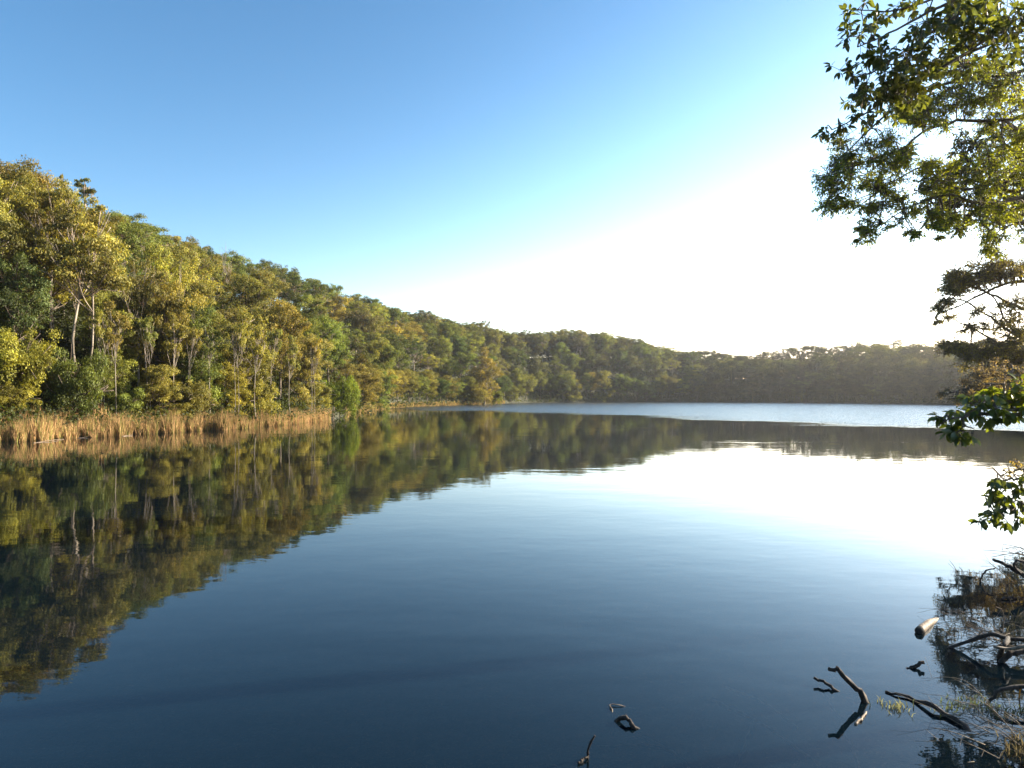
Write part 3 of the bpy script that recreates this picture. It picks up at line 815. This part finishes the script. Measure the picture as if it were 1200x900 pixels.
near_tree('airy_tree', 'airy tree with arching bare limbs on the right bank, below the hanging boughs', 1262, 30, limbsC, blobsC, .08, .5, (.15, .135, .05), 20, 9, brm=2.3, dj=2.2, trunk_r=.22, yel=.55, rpx=8, trunk_top=325)
# pale fluffy shrub beside it
blobsD = scatter_blobs([(1128, 438, 1165, 466, 26, 7), (1150, 425, 1215, 460, 26, 7), (1115, 462, 1140, 470, 4, 5), (1100, 455, 1112, 462, 3, 4)], 12)
near_tree('flowering_shrub', 'pale pinkish-tan feathery shrub behind the leafy branch at the right bank', 1252, 26, [[(1250, 450), (1215, 455), (1170, 450), (1130, 455), (1110, 462)], [(1250, 440), (1205, 440), (1150, 440)]],
          blobsD, .08, .35, (.26, .19, .11), 10, 7, brm=1.6, cat='shrub', dj=1.2, trunk_r=.07, yel=.1, trunk_top=440)
blobsD2 = scatter_blobs([(1170, 548, 1215, 562, 8, 6), (1188, 538, 1215, 552, 8, 6)], 14)
near_tree('tawny_shrub', 'small tawny shrub reaching over the water at the right edge under the leafy branch', 1262, 17, [[(1255, 540), (1215, 548), (1190, 552), (1172, 558)], [(1255, 560), (1205, 545)]],
          blobsD2, .07, .4, (.22, .17, .07), 5, 5, cat='shrub', dj=.7, trunk_r=.04, yel=.2, trunk_top=530)

# leafy branches of two saplings at the right edge
limbsF = [[(1300, 455), (1210, 476), (1180, 482), (1150, 478), (1125, 488), (1105, 493)], [(1280, 450), (1200, 470), (1160, 466), (1135, 472)], [(1150, 485), (1130, 500), (1122, 508)],
          [(1290, 448), (1230, 462), (1185, 462)]]
blobsF = [(1103, 490, 6), (1112, 498, 6), (1120, 484, 8), (1128, 492, 8), (1112, 506, 6), (1124, 510, 7), (1138, 510, 5), (1135, 478, 8), (1147, 484, 7), (1150, 471, 8), (1160, 466, 8), (1168, 478, 8), (1175, 468, 8),
          (1186, 474, 8), (1192, 462, 8), (1200, 470, 8), (1172, 488, 6), (1158, 492, 5), (1195, 452, 7), (1205, 460, 8), (1140, 466, 6), (1181, 459, 6), (1188, 486, 6), (1165, 458, 5), (1206, 478, 7)]
near_tree('leafy_sapling', 'sapling with glossy oval leaves whose branch crosses the far waterline at the right edge', 1340, 7, limbsF, blobsF, .115, .46, (.10, .13, .022), 4, 5, cat='sapling', dj=.25, trunk_r=.04, yel=.45, trunk_top=430, bark=M_twig, mode='whorl')
limbsE = [[(1290, 560), (1215, 568), (1195, 578), (1178, 590), (1160, 612)], [(1280, 545), (1205, 560), (1180, 562), (1165, 568)], [(1290, 580), (1215, 590), (1198, 600)]]
blobsE = [(1160, 575, 7), (1168, 566, 7), (1178, 562, 7), (1160, 600, 6), (1154, 610, 6), (1166, 606, 7), (1176, 596, 8), (1184, 580, 9), (1174, 583, 8), (1190, 594, 8), (1196, 570, 8), (1194, 607, 7), (1181, 612, 6), (1203, 590, 8), (1200, 560, 6), (1165, 588, 6)]
near_tree('drooping_sapling', 'sapling with drooping dark oval leaves low over the white water at the right edge', 1330, 6.3, limbsE, blobsE, .105, .44, (.075, .095, .022), 3, 5, cat='sapling', dj=.25, trunk_r=.035, yel=.3, trunk_top=520, bark=M_twig, mode='whorl')

# tree on the bank outside the frame, seen as a dark reflection at the bottom right
limbsG = [[(1300, 150), (1220, 170), (1160, 190), (1110, 210), (1085, 225)], [(1300, 230), (1210, 240), (1150, 235), (1095, 250)], [(1300, 200), (1200, 205), (1130, 215)]]
blobsG = scatter_blobs([(1085, 232, 1215, 262, 60, 9), (1080, 195, 1215, 235, 80, 10), (1110, 150, 1215, 200, 50, 10)], 18)
near_tree('bank_tree', 'tree on the right bank behind the hanging boughs, mirrored darkly at bottom right', 1330, 27, limbsG, blobsG, .16, .5, (.05, .06, .018), 8, 7, dj=3, trunk_r=.3, yel=.3, trunk_top=100)

# ------------------------------------------------------------------ dead wood and plants in the water
rng = np.random.default_rng(77)
def stick(name, pts, r0, r1, label, cat='branch', mat=M_drift, sides=8, wob=.16, n=12, group=None):
    pts = [np.asarray(p, float) for p in pts]
    o = pts[0].copy(); T = Tubes()
    r0, r1 = r0*.72, r1*.72
    c = curve([p-o for p in pts], n)
    c[1:-1] += rng.normal(size=c[1:-1].shape)*r0*.38
    T.add(c, np.linspace(r0, r1, len(c)), sides, wob)
    ob = link(name, T.build(name, mat)); ob.location = o
    return setp(ob, label, cat, group)
def up(px, py, D): return P(px, py, D)
d = lambda px, py: W(px, py)[1]
# curved branch with a hooked top
b0 = W(1016, 823); Dd = b0[1]
stick('dead_branch', [b0+[.05, 0, -.25], b0, up(1009, 811, Dd), up(1000, 801, Dd), up(990, 790, Dd), up(981, 784.5, Dd), up(971, 784, Dd)], .05, .032, 'dark curved branch rising from the water, hooked at its top')
b0 = W(981, 810); Dd = b0[1]
stick('dead_branch', [b0+[.2, 0, -.13], b0, up(968, 801, Dd+.12), up(954, 794, Dd+.22)], .028, .022, 'short straight brown stick jutting from the water left of the curved branch')
b0 = W(1066, 783); Dd = b0[1]
stick('dead_branch', [b0+[-.1, 0, -.1], b0, up(1074, 780, Dd), up(1083, 776, Dd)], .036, .03, 'stubby dark stick jutting from the water below the floating log')
# log
la, lb_ = W(1077, 742), W(1100, 722)
T = Tubes(); ax = lb_-la
c = curve([la*0+[0, 0, .03], ax*.5+[0, 0, .02], ax+[0, 0, -.05]], 10)
T.add(c, np.linspace(.062, .042, len(c)), 14, .05)
ob = link('floating_log', T.build('floating_log', M_drift_pale)); ob.location = la
T2 = Tubes(); T2.add([c[0]-unit(c[1]-c[0])*.012, c[0]-unit(c[1]-c[0])*.018, c[0]-unit(c[1]-c[0])*.024], [.058, .052, .04], 14, .06)  # dark cap puts the backlit shade of the log's near end into colour
link('shaded_end', T2.build('shaded_end', M_drift), ob)
setp(ob, 'short pale brown log floating alone in open water', 'log')
# end face ring
# long diagonal stick
b0 = W(1128, 852)
stick('dead_branch', [W(1150, 866)+[0, 0, -.1], b0+[0, 0, .0], W(1096, 834)+[0, 0, .035], W(1063, 819)+[0, 0, .04], W(1038, 811)+[0, 0, .01]], .055, .016, 'long tapering dark branch slanting out of the water towards the left')
# arching branch
D1 = d(1170, 775)
e = empty('arched_branch', W(1113, 759), 'dark branch arching out of the water and forking at the right edge', 'branch')
T = Tubes(); o = W(1113, 759)
c = curve([o-o+[-.1, 0, -.1], o-o, P(1140, 750, o[1]-.1)-o, P(1162, 743, o[1]-.25)-o, P(1180, 748, o[1]-.35)-o, P(1205, 750, o[1]-.4)-o, P(1240, 752, o[1]-.4)-o], 20)
T.add(c, np.linspace(.018, .034, len(c)), 7, .14)
link('main_limb', T.build('arched_branch_limb', M_drift), e)
T = Tubes(); c = curve([P(1182, 748, o[1]-.35)-o, P(1176, 758, o[1]-.6)-o, W(1170, 772)-o, W(1166, 778)-o+[0, 0, -.15]], 12)
T.add(c, np.linspace(.03, .03, len(c)), 7, .14); link('side_limb', T.build('arched_branch_side', M_drift), e)
T = Tubes(); c = curve([P(1165, 758, o[1]-.7)-o, P(1185, 760, o[1]-.7)-o, P(1210, 756, o[1]-.8)-o, P(1240, 754, o[1]-.8)-o], 12)
T.add(c, np.linspace(.016, .026, len(c)), 7, .14); link('side_limb', T.build('arched_branch_side', M_drift_pale), e)
# heavier bough, right edge
stick('fallen_bough', [W(1168, 776)+[0, 0, -.1], P(1180, 768, d(1168, 776)), P(1195, 764, d(1168, 776)), P(1240, 762, d(1168, 776))], .04, .055, 'thick dark bough reaching in from the right edge below the arched branch', 'bough')
stick('fallen_bough', [W(1152, 826)+[0, 0, -.06], P(1168, 812, d(1152, 826)), P(1184, 806, d(1152, 826)), P(1230, 800, d(1152, 826))], .024, .036, 'dark bough with a pale yellow tip rising among grass at the right edge', 'bough')
# C-shaped stick
b0 = W(1149, 682); Dd = b0[1]
stick('bent_stick', [b0+[-.02, 0, -.1], b0, up(1152, 673, Dd), up(1158, 667, Dd), up(1167, 665, Dd)], .028, .018, 'thin dark stick bent like a hook, making a C with its reflection', 'stick')
stick('fallen_bough', [up(1164, 656, 12.6), up(1178, 662, 12.4), up(1190, 668, 12.3), up(1225, 690, 12.2)], .035, .075, 'dark pointed bough entering at the right edge above the C-shaped stick', 'bough')
stick('bent_stick', [up(1196, 672, 12.2), up(1188, 664, 12.2), up(1192, 657, 12.2), up(1203, 662, 12.2), up(1225, 690, 12.2)], .03, .03, 'short looped twig standing on the dark pointed bough', 'stick')
stick('drift_stick', [W(1174, 703)+[0, 0, .01], W(1183, 702)+[0, 0, .03], W(1192, 702)+[0, 0, .01]], .03, .015, 'small dark stick lying flat on the water near the right edge', 'stick')
# left bottom group
b0 = W(744, 854); Dd = b0[1]
stick('dead_branch', [b0+[.25, 0, -.15], b0, up(739, 846, 7.27), up(732, 842, 7.31), W(721, 845), W(716, 850)+[0, 0, -.1]], .034, .028, 'small dark branch looping out of the water at bottom centre')
b0 = W(688, 889); Dd = b0[1]
stick('dead_branch', [b0+[-.05, 0, -.12], b0, up(690, 876, Dd-.02), up(697, 862, Dd-.05)], .018, .013, 'short knobbly stick standing upright at the bottom edge')
stick('dead_branch', [W(678, 896)+[0, 0, .015], b0+[0, 0, .02]], .018, .014, 'stub lying flat at the foot of the upright knobbly stick')
b0 = W(717, 833)
stick('bent_twig', [W(719, 838)+[0, 0, -.03], b0+[0, 0, .01], W(715, 827)+[0, 0, .012], W(728, 828)+[0, 0, .01], W(745, 827)+[0, 0, -.04]], .010, .006, 'pale thin twig bent double above the looping branch', 'twig', M_drift_pale)
# submerged branches
for k, (a, b_, r_) in enumerate([((744, 854), (825, 903), .022), ((835, 815), (960, 880), .03), ((850, 800), (935, 838), .02), ((880, 845), (850, 905), .022), ((640, 890), (662, 903), .014), ((700, 868), (790, 866), .012),
                                 ((960, 800), (1010, 890), .02)]):
    pa, pb = W(*a), W(*b_)
    m_ = (pa+pb)/2+[.08, .1, 0]
    stick('sunken_branch', [pa+[0, 0, -.05], m_+[0, 0, -.10], pb+[0, 0, -.14]], r_, r_*.7, ['pale sunken pole running from the looping branch to the bottom edge', 'longest sunken branch showing faintly under the water, right of centre', 'faint sunken branch beside the longest one, further out',
          'faint sunken branch pointing at the bottom edge, right of the pole', 'thin sunken twig at the bottom edge left of the knobbly stick', 'faint sunken twig right of the knobbly stick', 'faint sunken branch below the straight brown stick'][k], 'branch', M_drift_pale)

# bark scrap
stick('bark_scrap', [W(1002, 849)+[0, 0, .005], W(1010, 843)+[0, 0, .012], W(1015, 835)+[0, 0, .01]], .022, .012, 'pale scrap of bark floating beside the foot of the curved branch', 'bark', M_drift_pale)

# dry twig heaps & grass
M_twigp = bark_mat('dry_twigs', (.10, .075, .05), (.22, .17, .11), 14.0)
def twig_heap(name, label, centre, n, Lr, spread, direction, mat, rr=(.004, .010), zmax=.25):
    T = Tubes(); o = np.asarray(centre, float)
    for _ in range(n):
        s = rng.normal(size=3)*np.array([spread, spread*.8, 0]); s[2] = rng.uniform(-.03, zmax*.4)
        dd = unit(np.asarray(direction, float)+rng.normal(size=3)*np.array([.35, .35, .12]))
        L = Lr*(.5+.8*rng.random())
        e_ = s+dd*L; m = (s+e_)/2+rng.normal(size=3)*L*.07+np.array([0, 0, zmax*.3])
        c = curve([s, m, e_], 8); r = rng.uniform(*rr)
        T.add(c, np.linspace(r, r*.4, len(c)), 4)
        for _ in range(2):
            i_ = rng.integers(3, len(c)-1); f = c[i_]+unit(dd+rng.normal(size=3)*.6)*L*.3
            T.add(curve([c[i_], f], 3), r*.4, 3)
    ob = link(name, T.build(name, mat)); ob.location = o
    return setp(ob, label, 'twigs')
twig_heap('twig_heap', 'tangle of pale dry twigs lying over the water at the bottom right corner', W(1192, 858), 40, .6, .32, (-.8, .5, .05), M_twigp, (.002, .005))
twig_heap('twig_heap', 'sparse thin dead twigs over the dark reflection at the bottom edge', W(1160, 893), 5, .8, .2, (-.8, .55, .02), M_twigp, (.003, .007), zmax=.08)
twig_heap('twig_heap', 'bundle of fine wiry twigs over white water at the right edge', P(1215, 660, 13), 9, .75, .12, (-1, .1, .1), M_twig, (.006, .012), .3)
twig_heap('twig_heap', 'tangle of brown twigs behind the arched branch at the right edge', W(1200, 752), 34, .7, .38, (-.7, .2, .1), M_twig, (.002, .006))
twig_heap('twig_heap', 'scattered dark twigs standing in the water above the arched branch', W(1195, 705), 16, .6, .5, (-.3, .1, .6), M_twig, (.004, .009), .3)['kind'] = 'stuff'

def grass_tuft(name, label, spots, n, h, col, cat='grass', kind=None, wid=.010):
    parts = []
    sp = np.array([W(*s) for s in spots]); o = sp.mean(0)
    k = rng.integers(len(sp), size=n)
    base = sp[k]+rng.normal(size=(n, 3))*np.array([.10, .08, 0]); base[:, 2] = -.02
    Hh = h*(.5+.8*rng.random(n)); a = rng.random(n)*6.28; lean = Hh*(.25+.6*rng.random(n))
    b = rng.random(n)*6.28
    sd = np.stack([np.cos(a), np.sin(a), 0*a], 1)*wid
    ld = np.stack([np.cos(b), np.sin(b), 0*b], 1)*lean[:, None]
    mid = base+ld*.35+np.array([0, 0, 1])*(Hh*.6)[:, None]; top = base+ld+np.array([0, 0, 1])*(Hh*.85)[:, None]
    V = np.stack([base-sd*.5, base+sd*.5, mid+sd*.5, mid-sd*.5, top], 1).reshape(-1, 3)-o
    q = np.arange(n)*5
    c = np.array(col)*np.exp(rng.normal(size=(n, 1))*.3)
    ob = link(name, mk_mesh(name, V, np.stack([q, q+1, q+2, q+3], 1), np.stack([q+3, q+2, q+4], 1), M_reed, {'tint': np.repeat(c, 5, 0)}))
    ob.location = o
    return setp(ob, label, cat, kind=kind)
grass_tuft('water_grass', 'tiny pale tuft of grass standing alone beside the tip of the long dark branch', [(1042, 826), (1048, 829), (1052, 830)], 60, .09, (.30, .28, .12))
grass_tuft('water_grass', 'yellow-green weed growing along the long dark branch', [(1105, 828), (1110, 834), (1116, 824), (1125, 828), (1135, 826), (1145, 830), (1140, 820), (1150, 824)], 160, .07, (.18, .20, .06), kind='stuff')
grass_tuft('water_grass', 'green grass tufts under the dark bough at the right edge', [(1168, 838), (1176, 834), (1184, 838), (1190, 832), (1198, 836), (1160, 834)], 110, .10, (.14, .15, .05), kind='stuff')
grass_tuft('water_grass', 'dry brown grass in the bottom right corner', [(1190, 880), (1198, 870), (1205, 885), (1196, 890), (1188, 868)], 60, .13, (.17, .13, .06), kind='stuff')
grass_tuft('water_grass', 'sparse dark sedge standing in the water at the right edge', [(1160, 718), (1172, 708), (1185, 722), (1195, 730), (1178, 735), (1150, 728), (1190, 745), (1140, 735), (1125, 745)], 45, .26, (.08, .07, .035), kind='stuff', wid=.008)
# orange leaf blade on the bough
e_ = grass_tuft('dead_leaf', 'single orange dead leaf blade caught on the dark bough at the right edge', [(1192, 818)], 1, .2, (.40, .20, .03), 'leaf', wid=.028)

# driftwood at the foot of the reeds
for k, (a, b_) in enumerate([((72, 516), (104, 512)), ((118, 511), (142, 509)), ((166, 509), (178, 508)), ((268, 501), (288, 500)), ((210, 505), (222, 504))]):
    pa, pb = W(*a), W(*b_)
    stick('drift_stick', [pa+[0, -3.2, .0], (pa+pb)/2+[.2, -3.1, .06], pb+[0, -3.3, .02]], .045, .02, ['longest bleached stick lying at the foot of the reeds at left', 'dark stick lying at the reed foot below the pale double trunk', 'short stub at the reed foot left of the reed bed middle',
          'bleached stick at the reed foot in the right part of the bed', 'thin stick at the reed foot near the reed bed middle'][k], 'stick', [M_drift_pale, M_drift][k % 2])
pp = W(391, 490)
stick('dead_post', [pp+[0, 0, -.5], pp+[0, 0, .9], pp+[.05, 0, 1.8]], .11, .09, 'lone pale stump standing in the water just past the last reeds', 'stump', M_drift_pale)

# ------------------------------------------------------------------ haze
def haze():
    V = [(x, y, z) for x in (-950, 950) for y in (-950, 950) for z in (-5.2, 75)]
    Q = [(0, 1, 3, 2), (4, 6, 7, 5), (0, 4, 5, 1), (2, 3, 7, 6), (0, 2, 6, 4), (1, 5, 7, 3)]
    m, nt, ns, L = new_mat('haze_air')
    out = N(ns, 'ShaderNodeOutputMaterial'); v = N(ns, 'ShaderNodeVolumePrincipled')
    v.inputs['Color'].default_value = (.95, .93, .90, 1)
    v.inputs['Density'].default_value = HAZE
    v.inputs['Anisotropy'].default_value = .65
    L.new(v.outputs[0], out.inputs['Volume'])
    o = link('haze', mk_mesh('haze', V, Q, None, m)); setp(o, kind='stuff')
    o['label'] = 'thin bright haze filling the air over the lake'; o['category'] = 'haze'
HAZE = .00015
haze()

# ------------------------------------------------------------------ light, sky, camera
SUN_AZ, SUN_EL = 73.0, 21.0
sc = bpy.context.scene
wd = bpy.data.worlds.new('World'); sc.world = wd; wd.use_nodes = True
ns = wd.node_tree.nodes; L = wd.node_tree.links
bg = ns['Background']
st = ns.new('ShaderNodeTexSky'); st.sky_type = 'NISHITA'; st.sun_disc = False
st.sun_elevation = R(SUN_EL); st.sun_rotation = R(SUN_AZ); st.air_density = 1.0; st.dust_density = .5; st.ozone_density = 2.2
bg.inputs['Strength'].default_value = .06
hs = ns.new('ShaderNodeHueSaturation'); hs.inputs['Saturation'].default_value = 1.2; hs.inputs['Hue'].default_value = .488
L.new(st.outputs[0], hs.inputs['Color']); mn = ns.new('ShaderNodeVectorMath'); mn.operation = 'MULTIPLY'; mn.inputs[1].default_value = (1.03, 1.03, 1.14)
# luminous thin haze of the sky towards the low sun (a function of the world direction)
tc = ns.new('ShaderNodeTexCoord')
nrm = ns.new('ShaderNodeVectorMath'); nrm.operation = 'NORMALIZE'; L.new(tc.outputs['Generated'], nrm.inputs[0])
dt = ns.new('ShaderNodeVectorMath'); dt.operation = 'DOT_PRODUCT'; L.new(nrm.outputs[0], dt.inputs[0]); dt.inputs[1].default_value = (.44, .24, -.865)
m1 = ns.new('ShaderNodeMath'); m1.operation = 'MULTIPLY'; L.new(dt.outputs['Value'], m1.inputs[0]); m1.inputs[1].default_value = 7.0
m2 = ns.new('ShaderNodeMath'); m2.operation = 'EXPONENT'; L.new(m1.outputs[0], m2.inputs[0])
m4 = ns.new('ShaderNodeMath'); m4.operation = 'MULTIPLY_ADD'; L.new(m2.outputs[0], m4.inputs[0]); m4.inputs[1].default_value = .22; m4.inputs[2].default_value = 1
m5 = ns.new('ShaderNodeMath'); m5.operation = 'DIVIDE'; L.new(m2.outputs[0], m5.inputs[0]); L.new(m4.outputs[0], m5.inputs[1])
gk = ns.new('ShaderNodeVectorMath'); gk.operation = 'MULTIPLY_ADD'; L.new(m5.outputs[0], gk.inputs[0]); gk.inputs[1].default_value = (1.30, .86, .58); gk.inputs[2].default_value = (1, 1, 1)
vs = ns.new('ShaderNodeVectorMath'); vs.operation = 'MULTIPLY'; L.new(hs.outputs[0], vs.inputs[0]); L.new(gk.outputs[0], vs.inputs[1])
L.new(vs.outputs[0], mn.inputs[0]); L.new(mn.outputs[0], bg.inputs['Color'])
sl = bpy.data.lights.new('sun', 'SUN'); sl.energy = 5.0; sl.angle = R(.6); sl.color = (1, .90, .72)
so = bpy.data.objects.new('sun', sl); C.objects.link(so)
a, e = R(SUN_AZ), R(SUN_EL)
from mathutils import Vector
so.rotation_euler = Vector((math.sin(a)*math.cos(e), math.cos(a)*math.cos(e), math.sin(e))).to_track_quat('Z', 'Y').to_euler()
cam = bpy.data.cameras.new('camera'); co = bpy.data.objects.new('camera', cam); C.objects.link(co)
co.location = (0, 0, CAMH); co.rotation_euler = (R(90), 0, 0)
cam.sensor_width = 36; cam.lens = 24; cam.shift_y = (HOR-450)/1200; cam.clip_end = 5000; cam.clip_start = .05
sc.camera = co
sc.view_settings.view_transform = 'Standard'; sc.view_settings.look = 'None'; sc.view_settings.exposure = 1.8; sc.view_settings.gamma = 1
cy = sc.cycles
cy.use_denoising = True
cy.max_bounces = 6; cy.diffuse_bounces = 2; cy.glossy_bounces = 3; cy.transmission_bounces = 4; cy.transparent_max_bounces = 6; cy.volume_bounces = 0
cy.caustics_reflective = False; cy.caustics_refractive = False
